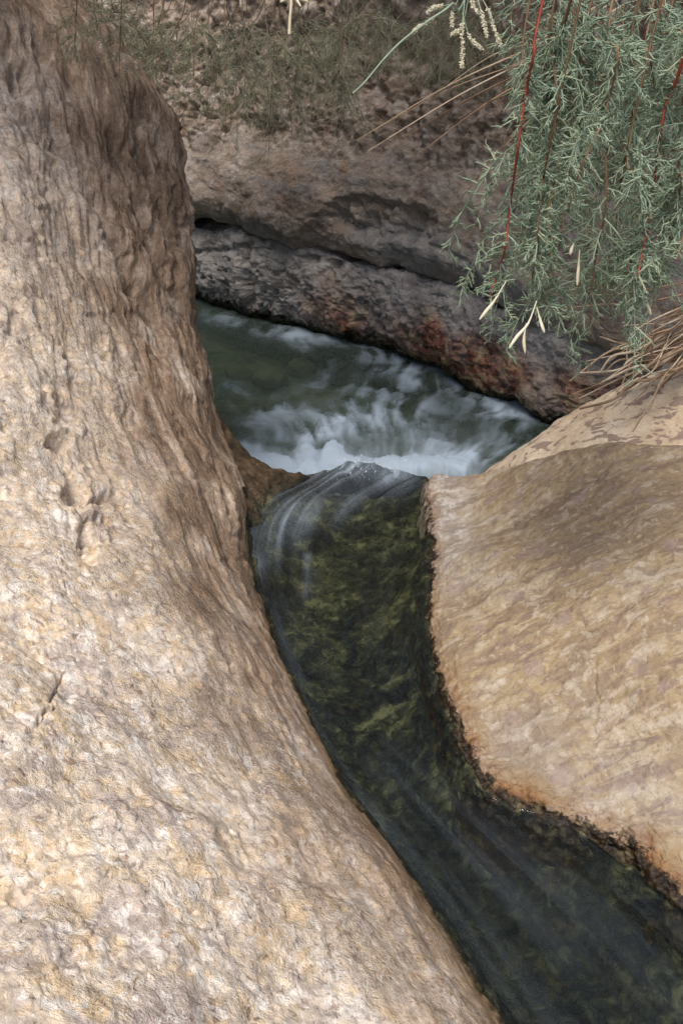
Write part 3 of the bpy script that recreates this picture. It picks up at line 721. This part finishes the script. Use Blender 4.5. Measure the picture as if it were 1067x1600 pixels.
# ------------------------------------------------------------------ cliff and ledge
base = [(-5.5, 7.6), (-3.5, 7.1), (-1.9, 6.75), (-.87, 6.27), (-.35, 5.86), (.09, 5.50), (.55, 4.98), (.97, 4.43), (1.45, 3.95), (2.3, 3.6), (3.6, 3.3)]
bp = np.array([(*b, 0) for b in base], float)
tan = np.gradient(bp, axis=0); tan /= np.linalg.norm(tan, axis=1, keepdims=True)
nrm = np.stack([tan[:, 1], -tan[:, 0], 0 * tan[:, 0]], -1)          # towards the pool
nrm = np.where((nrm[:, 1:2] > 0), -nrm, nrm)
def wall(profile, NU, NV, ku=None, kv=None):
    C = [[bp[i] + nrm[i] * o + V3(0, 0, z) for z, o in profile] for i in range(len(bp))]
    return surf(C, NU, NV, ku, kv)
kuc = np.interp(np.linspace(0, 1, 60), [0, .03, .10, .26, .38, .50, .62, .74, .85, .95, 1], np.arange(11))
# lower ledge
prof = [(-1.5, -.06), (-.75, -.05), (-.55, -.03), (-.47, .06), (-.36, .12), (-.20, .115), (-.10, .10), (-.050, .03), (-.05, -.5)]
NU, NV = 640, 260
P = wall(prof, NU, NV, kuc, np.interp(np.linspace(0, 1, 60), [0, .04, .12, .30, .54, .76, .90, .96, 1], np.arange(9)))
U, V = proj(P); N = normals(P)
if N[NU // 2, NV // 2, 1] > 0: N = -N
disp = .055 * fbm(P * 2.3, 3, 601) + .024 * fbm(P * 6, 4, 611, .6) + .010 * fbm(P * 22, 4, 621, .62)
f1, f2, idv = worley(P * V3(7, 7, 9) + .4 * fbm(P * 6, 2, 62)[..., None], 12)
disp -= .09 * np.clip(.40 - f1, 0, 1) * (idv > .6)
f1, f2, idv = worley(P * 19 + .4 * fbm(P * 14, 2, 63)[..., None], 13)
disp -= .05 * np.clip(.40 - f1, 0, 1) * (idv > .35) * (1 + 1.2 * sstep(-.2, -.45, P[..., 2]))
for pts, w, dep in [([(393, 380), (390, 410), (392, 445), (398, 470)], 6, .05), ([(300, 395), (345, 392), (385, 385)], 5, .02), ([(485, 404), (492, 406)], 7, .05)]:
    dd, aa, _ = polydist(U, V, pts); disp -= dep * np.exp(-(dd / w) ** 2)
P = P + N * disp[..., None]
rust = sstep(-.12, -.30, P[..., 2] + .10 * fbm(P * 4, 3, 631)) * sstep(420, 560, U) * np.clip(.8 + .6 * fbm(P * 3, 3, 632), 0, 1)
lo = grid_obj('rock_ledge', P, M_LEDGE, attrs={'edge': P[..., 2] - ZP, 'rust': np.clip(rust, 0, .95)})
props(lo, 'low grey pitted rock ledge with red algae along the pool waterline', 'rock ledge')
# upper cliff that overhangs it
prof = [(-.02, -.6), (-.035, -.10), (-.025, .075), (.03, .13), (.12, .165), (.24, .15), (.36, .11), (.52, .03), (.75, -.04), (1.0, -.10), (1.5, -.16), (2.3, -.30), (3.2, -.8), (3.6, -2.2), (3.7, -6.0)]
NU, NV = 640, 420
P = wall(prof, NU, NV, kuc, np.interp(np.linspace(0, 1, 60), [0, .03, .08, .14, .22, .32, .42, .54, .68, .80, .90, .95, .98, .99, 1], np.arange(15)))
P[..., 2] += np.interp(P[..., 0], [-1.2, -.87, -.3, .3, .9, 2], [.02, .0, .0, -.02, -.04, -.06]) * sstep(.5, 0, P[..., 2])
U, V = proj(P); N = normals(P)
if N[NU // 2, NV // 2, 1] > 0: N = -N
rz = sstep(.30, .55, P[..., 2] + .14 * fbm(P * 1.7, 3, 700)) 
sm = 1 - rz
strat = perlin(np.stack([P[..., 0] * .8, P[..., 1] * .8, P[..., 2] * 13 + P[..., 0] * 1.1], -1), 705)
disp = .05 * fbm(P * 1.5, 3, 701) + sm * (.006 * strat + .016 * fbm(P * 5, 4, 711, .6) + .006 * fbm(P * 20, 4, 712, .6))
disp += rz * (.045 * fbm(P * V3(6, 6, 5), 4, 721, .62) + .012 * fbm(P * 22, 4, 722, .6))
f1, f2, idv = worley(P * V3(7.5, 7.5, 6) + .5 * fbm(P * 5, 2, 72)[..., None], 15)
disp += rz * .06 * (np.clip(f2 - f1, 0, .5) - .2) 
f1, f2, idv = worley(P * V3(15, 15, 12) + .5 * fbm(P * 9, 2, 74)[..., None], 16)
disp += rz * .022 * (np.clip(f2 - f1, 0, .5) - .2)
# hollow with knobs just above the bedding joint
q = np.sqrt(((U - 590) / 95) ** 2 + ((V - 345 - (U - 590) * .12) / 38) ** 2) + .25 * fbm(np.stack([U / 40, V / 40, 0 * U], -1), 3, 73)
disp -= .07 * sstep(1.1, .6, q); disp += .05 * sstep(1.0, .6, q) * np.clip(fbm(P * V3(9, 9, 7), 3, 731), -.2, 1)
for pts, w, dep in [([(300, 235), (420, 275), (520, 290), (640, 300), (740, 350)], 6, .006), ([(310, 285), (420, 320), (520, 345)], 4, .004), ([(640, 340), (660, 380), (720, 410)], 6, .015)]:
    du = 6 * fbm(np.stack([U / 30, V / 30, 0 * U], -1), 3, 75)
    dd, aa, _ = polydist(U, V + du, pts); disp -= dep * np.exp(-(dd / w) ** 2)
P = P + N * disp[..., None]
grey = np.clip(sm * sstep(-.1, .45, fbm(np.stack([P[..., 0] * 1.4, P[..., 1] * 1.4, P[..., 2] * 6], -1), 3, 741)) * .85, 0, .8)
up = grid_obj('cliff', P, M_CLIFF, attrs={'rough': rz, 'grey': grey})
props(up, 'overhanging brown and grey layered cliff above the pool ledge', 'cliff')

# ------------------------------------------------------------------ stones on the pool bed
def stone(u, v, r, label, fl=.55):
    c = pz(u, v, ZP - .20)
    n, k = 20, 28
    th = np.linspace(0, math.pi, n)[:, None]; ph = np.linspace(0, 2 * math.pi, k)[None, :]
    D = np.stack([np.sin(th) * np.cos(ph), np.sin(th) * np.sin(ph), np.cos(th) * np.ones_like(ph)], -1)
    q = 1 + .22 * fbm(D * 1.6 + u, 3, 801)
    Q = D * q[..., None] * V3(r, r * .8, r * fl) + c - V3(0, 0, .04)
    props(grid_obj('stone', Q, M_STONE, flip=True), label, 'stone', 'stones under the pool water')
stone(422, 580, .10, 'pale olive round stone seen under the pool water'); stone(372, 572, .07, 'yellowish stone under the water beside the tan rock face')
stone(470, 562, .08, 'small stone under the pool water nearest the dark ledge')

# ------------------------------------------------------------------ drops thrown up at the lip
lines = []
for k in range(90):
    u = random.gauss(572, 28); v = random.gauss(730, 11) - abs(random.gauss(0, 5)) * (abs(u - 575) < 35)
    p = pix(u, v, random.uniform(3.12, 3.30)); r = random.uniform(.0006, .0016)
    dv = V3(random.gauss(0, .0018), random.gauss(0, .0015), abs(random.gauss(.002, .0015)))
    lines.append(([p - dv, p - dv * .3, p + dv * .4, p + dv], [r * .15, r, r * .8, r * .1]))
props(tubes('splash_drops', lines, M_DROP, sides=5), 'splash of drops thrown up where the chute spills over', 'splash', kind='stuff')

# ------------------------------------------------------------------ tamarisks
def rand_unit():
    a = rng.normal(size=3); return a / np.linalg.norm(a)
def twig_lines(path, start, dens, L0, r, droop, nsub, spread=1.0, up=.0):
    """sprays of fine scale-leaved twiglets along a stem"""
    out = []
    seg = np.linalg.norm(np.diff(path, axis=0), axis=1).sum()
    n = max(3, int(seg * dens))
    tg = np.gradient(path, axis=0); tg /= np.linalg.norm(tg, axis=1, keepdims=True)
    for i in range(n):
        f = start + (1 - start) * (i + random.random()) / n
        x = f * (len(path) - 1); a = int(min(x, len(path) - 2)); p = path[a] + (x - a) * (path[a + 1] - path[a]); t = tg[a]
        side = np.cross(t, rand_unit()); side /= np.linalg.norm(side) + 1e-9
        d = t * random.uniform(.2, .75) + side * random.uniform(.6, 1.0) * spread + V3(0, 0, up)
        d /= np.linalg.norm(d)
        L = L0 * random.uniform(.5, 1.15) * (1 - .45 * f)
        pts = [p]; dd = d
        for k in range(4):
            dd = dd + V3(0, 0, -droop * .25) + .10 * rand_unit(); dd /= np.linalg.norm(dd); pts.append(pts[-1] + dd * L / 4)
        out.append((pts, [r, r, r * .95, r * .8, r * .3]))
        for k in range(nsub):
            g = random.uniform(.12, .92); y = g * 4; b = int(min(y, 3)); q = pts[b] + (y - b) * (pts[b + 1] - pts[b])
            tt = pts[b + 1] - pts[b]; tt = tt / np.linalg.norm(tt)
            s2 = np.cross(tt, rand_unit()); s2 /= np.linalg.norm(s2) + 1e-9
            e = tt * random.uniform(.6, 1.0) + s2 * random.uniform(.4, .9); e /= np.linalg.norm(e)
            l = L * random.uniform(.18, .45) * (1.1 - .5 * g)
            out.append(([q, q + e * l * .5, q + (e + V3(0, 0, -droop * .2)) * l], [r * .85, r * .8, r * .25]))
    return out
def empty(name, loc):
    o = bpy.data.objects.new(name, None); COL.objects.link(o); o.location = (0, 0, 0); return o

tam = empty('tamarisk_tree', (0, 0, 0))
props(tam, 'blue-green tamarisk with red stems drooping over the ochre slab', 'tree')
trunk = smooth_line([(2.05, 3.0, .2), (1.95, 2.9, .8), (1.75, 2.7, 1.5), (1.6, 2.5, 2.1), (1.5, 2.3, 2.6)], 24)
tubes('trunk', [(trunk, np.linspace(.075, .045, 24))], M_BARK, tam, 10)
for pts in [[(1.66, 2.58, 1.9), (1.3, 2.3, 2.05), (.9, 2.05, 2.0), (.5, 1.95, 1.85)], [(1.75, 2.7, 1.5), (1.4, 2.3, 1.75), (1.1, 2.0, 1.8), (.8, 1.75, 1.75)],
            [(1.55, 2.4, 2.4), (1.1, 2.5, 2.45), (.5, 2.7, 2.4), (.0, 2.9, 2.25)]]:
    tubes('limb', [(smooth_line(pts, 24), np.linspace(.028, .008, 24))], M_BARK, tam, 8)

stems = [  # photograph pixel paths with depths
    ([(826, 0), (812, 80), (800, 140), (787, 230), (776, 320), (768, 400), (757, 450), (742, 500)], 1.80, 'red', .0022, .25, .9),
    ([(885, 0), (868, 50), (855, 85), (848, 150), (832, 240), (822, 330), (815, 420), (808, 470)], 1.86, 'red', .0022, .1, 1),
    ([(918, 0), (905, 60), (893, 150), (885, 240), (880, 300), (872, 380), (860, 440)], 1.92, 'red', .002, .0, 1),
    ([(950, 0), (960, 80), (948, 140), (935, 190), (915, 230), (890, 300), (880, 350)], 1.78, 'red', .0022, .0, 1),
    ([(1067, 70), (1045, 130), (1030, 180), (1018, 260), (1012, 330), (1000, 400), (990, 460)], 1.74, 'red', .0024, .0, 1),
    ([(1015, 0), (1010, 90), (1018, 150), (1030, 250), (1005, 320), (985, 390), (975, 450), (968, 500)], 1.84, 'brown', .0018, .0, 1),
    ([(990, 0), (985, 110), (978, 200), (962, 300), (955, 380), (945, 440), (940, 480)], 1.95, 'brown', .0018, .0, 1),
    ([(860, 0), (835, 120), (820, 220), (808, 300), (800, 380), (785, 440)], 2.0, 'brown', .0016, .0, 1),
    ([(1067, 200), (1058, 280), (1050, 350), (1030, 420), (1015, 470)], 1.80, 'brown', .0018, .0, 1),
    ([(1090, 120), (1080, 250), (1067, 360), (1050, 430)], 1.7, 'brown', .0018, .0, 1),
    ([(930, 0), (925, 100), (905, 200), (905, 300), (915, 380), (905, 450), (890, 500)], 2.05, 'brown', .0016, .0, 1),
    ([(1045, 0), (1040, 80), (1060, 160), (1050, 240), (1040, 320), (1040, 390)], 1.9, 'brown', .0016, .0, 1),
    ([(842, 200), (826, 300), (818, 380), (820, 450), (826, 500), (840, 520)], 1.88, 'brown', .0015, .0, 1),
    ([(880, 60), (862, 160), (868, 260), (850, 340), (840, 400), (835, 460), (820, 505)], 1.9, 'brown', .0015, .0, 1),
    ([(985, 180), (990, 280), (1000, 380), (1000, 460), (985, 520)], 1.82, 'brown', .0015, .0, 1),
    ([(940, 240), (940, 330), (925, 420), (918, 480), (905, 510)], 1.85, 'brown', .0015, .0, 1),
    ([(800, 30), (812, 120), (815, 200), (800, 260)], 1.97, 'brown', .0014, .0, .8),
    ([(900, 0), (940, 40), (975, 120), (1000, 200)], 1.93, 'brown', .0016, .0, 1.2),
    ([(1030, 0), (1060, 50), (1085, 140), (1090, 240)], 1.83, 'brown', .0016, .0, 1.2),
    ([(860, 0), (890, 70), (920, 130), (945, 220)], 2.02, 'brown', .0016, .0, 1.2),
    ([(780, 0), (800, 60), (830, 110), (860, 200)], 2.08, 'brown', .0014, .0, 1),
]
for i in range(8):      # more, deeper in the crown
    u0 = random.uniform(840, 1120); d0 = random.uniform(1.95, 2.35); le = random.uniform(200, 480)
    stems.append(([(u0, -30), (u0 - 8 + random.gauss(0, 14), le * .35), (u0 - 18 + random.gauss(0, 18), le * .7), (u0 - 30 + random.gauss(0, 22), le)], d0, 'brown', .0015, .0, 1.1))
for pts, d0, kind, r, start, dm in stems:
    pts = [(u + (22 if u < 850 else 6), v if v < 250 else 250 + (v - 250) * .86) for u, v in pts]
    w = [pix(u, v, d0 + .10 * math.sin(v / 170 + u) + random.gauss(0, .015)) for u, v in pts]
    if pts[0][1] <= 200:      # carry on up to the limb it hangs from, out of view
        t = w[0] - w[1]; t /= np.linalg.norm(t)
        w = [V3(w[0][0] + .10, w[0][1] + .05, 1.80)] + w
    path = smooth_line(w, 40)
    st = tubes('branch', [(path, np.linspace(r * 1.3, r * .6, 40))], M_RED if r == .0024 or pts[0][0] == 848 else M_BROWN, tam, 6)
    fl = twig_lines(path, max(start, .12), 64 * dm, .068, .0016, .25, 7)
    # a finer side branchlet or two
    for k in range(3):
        f = random.randint(12, 34); t = path[min(f + 1, 39)] - path[f]; t /= np.linalg.norm(t)
        sd = np.cross(t, V3(.2, 1, .1)) * random.choice((-1, 1)); e = t * .8 + sd * .6 + .25 * rand_unit()
        L = random.uniform(.10, .2); sub = smooth_line([path[f], path[f] + e * L * .4, path[f] + (e + V3(0, 0, -.25)) * L * .8, path[f] + (e + V3(0, 0, -.5)) * L], 12)
        fl.append((sub, np.linspace(r * .7, r * .4, 12))); fl += twig_lines(sub, .1, 80, .055, .0014, .25, 6)
    tubes('foliage', fl, M_NEEDLE, st, 3)
# pale dead tips
for pts in [[(790, 440), (772, 470), (760, 485), (749, 499)], [(838, 470), (825, 505), (808, 525), (795, 544)], [(822, 505), (818, 530), (820, 552)], [(838, 480), (845, 505), (850, 520)],
            [(905, 390), (903, 420), (901, 446)], [(1008, 460), (1012, 480), (1016, 492)], [(896, 380), (893, 388), (890, 398)]]:
    w = smooth_line([pix(u, v, 1.80) for u, v in pts], 10)
    tubes('bud_tip', [(w, [.0009, .0010, .0013, .0018, .0024, .0028, .0030, .0028, .0022, .0009])], M_CREAM, tam, 6)

# flowering sprig at the top
sp = empty('flower_sprig', (0, 0, 0)); props(sp, 'thin green sprig with small white flower catkins hanging at the top', 'sprig')
d0 = 1.7
main = smooth_line([V3(.36, 1.75, 1.86)] + [pix(u, v, d0) for u, v in [(742, -40), (706, 6), (670, 32), (630, 62), (600, 92), (570, 128), (551, 146)]], 40)
tubes('stem', [(main, np.linspace(.0022, .0011, 40))], M_NEEDLE, sp, 6)
def catkin(pts):
    w = smooth_line([pix(u, v, d0 + .01) for u, v in pts], 26); L = []
    st = tubes('catkin', [(w, np.full(26, .0009))], M_NEEDLE, sp, 5)
    for p in w[8:]:
        for k in range(8):
            a = rand_unit() * random.uniform(.0015, .0036); q = p + a + rand_unit() * .0008; L.append(([p, q, q + a * .4], [.0005, random.uniform(.0008, .0014), .0003]))
    tubes('flowers', L, M_CREAM, st, 4)
for c in [[(706, 6), (690, 10), (678, 12), (668, 20)], [(700, 10), (675, 30), (655, 42), (645, 50)], [(720, -10), (706, 20), (706, 30), (706, 40)], [(735, -20), (737, 0), (740, 12), (747, 20)],
          [(740, -20), (752, 20), (757, 40), (760, 56)], [(745, -15), (762, 15), (772, 45), (782, 72)], [(735, -20), (722, 40), (712, 50), (706, 54)], [(722, 20), (732, 55), (742, 68), (753, 77)], [(728, -20), (722, 40), (722, 80), (721, 104)]]: catkin(c)
sp2 = empty('flower_sprig', (0, 0, 0)); props(sp2, 'short cream tip hanging at the top edge before the olive foliage', 'sprig')
w = smooth_line([V3(-.05, 1.75, 1.8), pix(452, -60, 1.75), pix(455, 0, 1.75), pix(453, 30, 1.75), pix(452, 54, 1.75)], 20); tubes('stem', [(w, np.linspace(.0015, .0028, 20))], M_CREAM, sp2, 6)
for e in [(438, 3), (470, 10), (482, 3)]:
    tubes('bud_tip', [([pix(455, -8, 1.75), pix((455 + e[0]) / 2, -2, 1.75), pix(e[0], e[1], 1.75)], [.002, .0028, .0015])], M_CREAM, sp2, 5)

# olive tamarisk hanging in front of the cliff
tam2 = empty('tamarisk_tree', (0, 0, 0)); props(tam2, 'thin olive tamarisk foliage hanging before the cliff above the tan rock', 'tree')
trunk = smooth_line([(-1.9, 4.6, .4), (-1.8, 4.5, 1.2), (-1.6, 4.4, 1.8), (-1.3, 4.3, 2.2), (-.8, 4.2, 2.4), (-.1, 4.2, 2.45), (.7, 4.3, 2.3)], 40)
tubes('trunk', [(trunk, np.linspace(.07, .015, 40))], M_BARK, tam2, 10)
SPRIG = [(432, 255, 3.9), (352, 215, 4.0), (415, 190, 3.9), (255, 205, 3.8), (190, 120, 3.1), (120, 90, 3.05), (300, 160, 3.9), (470, 170, 4.0), (530, 130, 4.0), (380, 120, 3.7)]
for pts in [[(-1.6, 4.4, 1.8), (-1.5, 3.6, 2.3), (-1.2, 2.8, 2.6), (-.7, 2.3, 2.7)], [(-1.3, 4.3, 2.2), (-.8, 3.6, 2.6), (-.2, 2.9, 2.8)]]:
    tubes('limb', [(smooth_line(pts, 24), np.linspace(.03, .008, 24))], M_BARK, tam2, 8)  # limbs added out of view to carry the shading foliage
for i in range(66):
    u0 = random.uniform(60, 860); d0 = random.uniform(3.9, 4.7)
    if u0 < 260: d0 = random.uniform(2.95, 3.3) if i % 3 == 0 else random.uniform(3.75, 4.3)
    le = np.interp(u0, [60, 150, 250, 330, 420, 500, 640, 800], [70, 130, 190, 200, 240, 210, 130, 120]) * random.uniform(.25, 1.1)
    dx = random.gauss(-30, 60)
    if i >= 56: u0, le, d0 = SPRIG[i - 56]; dx = random.gauss(0, 8)
    pts = [(u0, -50), (u0 + dx * .3, le * .3), (u0 + dx * .7, le * .65), (u0 + dx, le)]
    w = [pix(u, v, d0 + random.gauss(0, .04)) for u, v in pts]
    w = [V3(w[0][0] + .08, w[0][1] + .02, 2.25)] + w
    path = smooth_line(w, 30)
    st = tubes('branch', [(path, np.linspace(.0024, .0009, 30))], M_TWIG2, tam2, 5)
    fl = twig_lines(path, .40, 13 if d0 > 3.4 else 22, .26 if d0 > 3.4 else .13, .0011 if d0 > 3.4 else .0009, .5, 8)
    tubes('foliage', fl, M_NEEDLE2, st, 3)

# ------------------------------------------------------------------ dead twigs
db = empty('dead_branch', (0, 0, 0)); props(db, 'bunch of dry brown twigs fanning across the cliff face', 'branch')
d0 = 2.7
for a, b, r in [((860, 60), (557, 220), .0032), ((850, 80), (575, 236), .003), ((840, 100), (632, 215), .003), ((850, 110), (655, 240), .003), ((830, 130), (700, 200), .0026),
                ((860, 150), (720, 310), .0022), ((850, 170), (735, 290), .0022), ((845, 60), (690, 140), .0024), ((900, 190), (760, 300), .002), ((830, 90), (600, 195), .002), ((840, 220), (740, 330), .002), ((870, 20), (700, 120), .0022)]:
    A = pix(a[0] + 120, a[1] - 70, d0 - .1); Mi = pix((a[0] + b[0]) / 2 + random.gauss(0, 5), (a[1] + b[1]) / 2 - random.uniform(2, 14), d0); B = pix(*b, d0 + .1)
    tubes('twig', [(smooth_line([A, pix(*a, d0 - .05), Mi, B], 24), np.linspace(r, r * .4, 24))], M_DEAD, db, 6)
db2 = empty('dead_branch', (0, 0, 0)); props(db2, 'heap of dry pale twigs lying on the speckled cream slope', 'branch')
tw = [((1090, 520), (1000, 545), (905, 582), .006), ((1090, 515), (990, 560), (915, 592), .006), ((1100, 500), (1010, 550), (905, 618), .004), ((1100, 530), (1000, 590), (912, 640), .007),
      ((1090, 490), (1000, 540), (935, 575), .006), ((1100, 560), (1020, 590), (960, 610), .005), ((1095, 540), (1040, 590), (985, 655), .005), ((1100, 500), (1060, 560), (1000, 650), .004),
      ((1100, 480), (1030, 500), (985, 545), .004), ((1095, 470), (1020, 505), (960, 570), .004), ((1100, 520), (1030, 560), (950, 600), .007), ((1100, 545), (1040, 570), (940, 630), .005),
      ((1090, 455), (1000, 470), (870, 480), .004), ((1080, 440), (960, 455), (840, 470), .003), ((1100, 510), (1050, 530), (1010, 590), .006), ((1100, 535), (1060, 570), (1030, 600), .006)]
for k in range(26):
    y0 = random.uniform(470, 560); L = random.uniform(.4, 1)
    tw.append(((1100, y0), (1100 - 90 * L, y0 + random.uniform(10, 50)), (1090 - 170 * L, y0 + random.uniform(40, 110)), random.uniform(.002, .005)))
for a, b, c, r in tw:
    j = random.uniform(-.08, .05); k = random.gauss(0, 5)
    d = lambda v: np.interp(v, [440, 570, 600, 650], [3.15, 3.12, 3.05, 2.98]) + j
    tubes('twig', [(smooth_line([pix(a[0] + 60, a[1] - 10, d(a[1]) - .02), pix(*a, d(a[1])), pix(b[0], b[1] + k, d(b[1]) - .02), pix((b[0] + c[0]) / 2 + random.gauss(0, 5), (b[1] + c[1]) / 2 + random.gauss(0, 6), d(c[1]) - .03), pix(c[0] + random.gauss(0, 14), c[1] + random.gauss(0, 8), d(c[1]) - .02)], 20), np.linspace(r, r * .45, 20))], M_DEAD, db2, 6)

# ------------------------------------------------------------------ unseen crowns, added above the view to shade the gorge
def shade_crown(parent, blobs, n, mat):
    L = []
    for c, rx, ry, rz_ in blobs:
        for k in range(n):
            q = rand_unit() * random.random() ** .4 * V3(rx, ry, rz_) + V3(*c)
            e = rand_unit() + V3(0, 0, -.5); e /= np.linalg.norm(e); l = random.uniform(.06, .15)
            L.append(([q, q + e * l * .5, q + e * l], [.003, .016, .003]))
    tubes('shade_crown', L, mat, parent, 3)
shade_crown(tam, [((1.5, 2.6, 2.9), .8, .7, .5), ((.8, 3.0, 2.9), .8, .6, .4), ((1.9, 3.6, 2.8), .9, .8, .6)], 800, M_NEEDLE)
shade_crown(tam2, [((-1.3, 4.3, 2.9), .9, .7, .5), ((-.3, 4.4, 2.9), .9, .8, .45), ((.7, 4.6, 2.9), .8, .8, .45), ((-2.0, 3.6, 2.9), .8, .7, .5), ((-1.1, 2.6, 2.7), .8, .6, .35), ((-.2, 2.9, 2.8), .7, .6, .3), ((.5, 3.4, 2.9), .7, .6, .35)], 950, M_NEEDLE2)
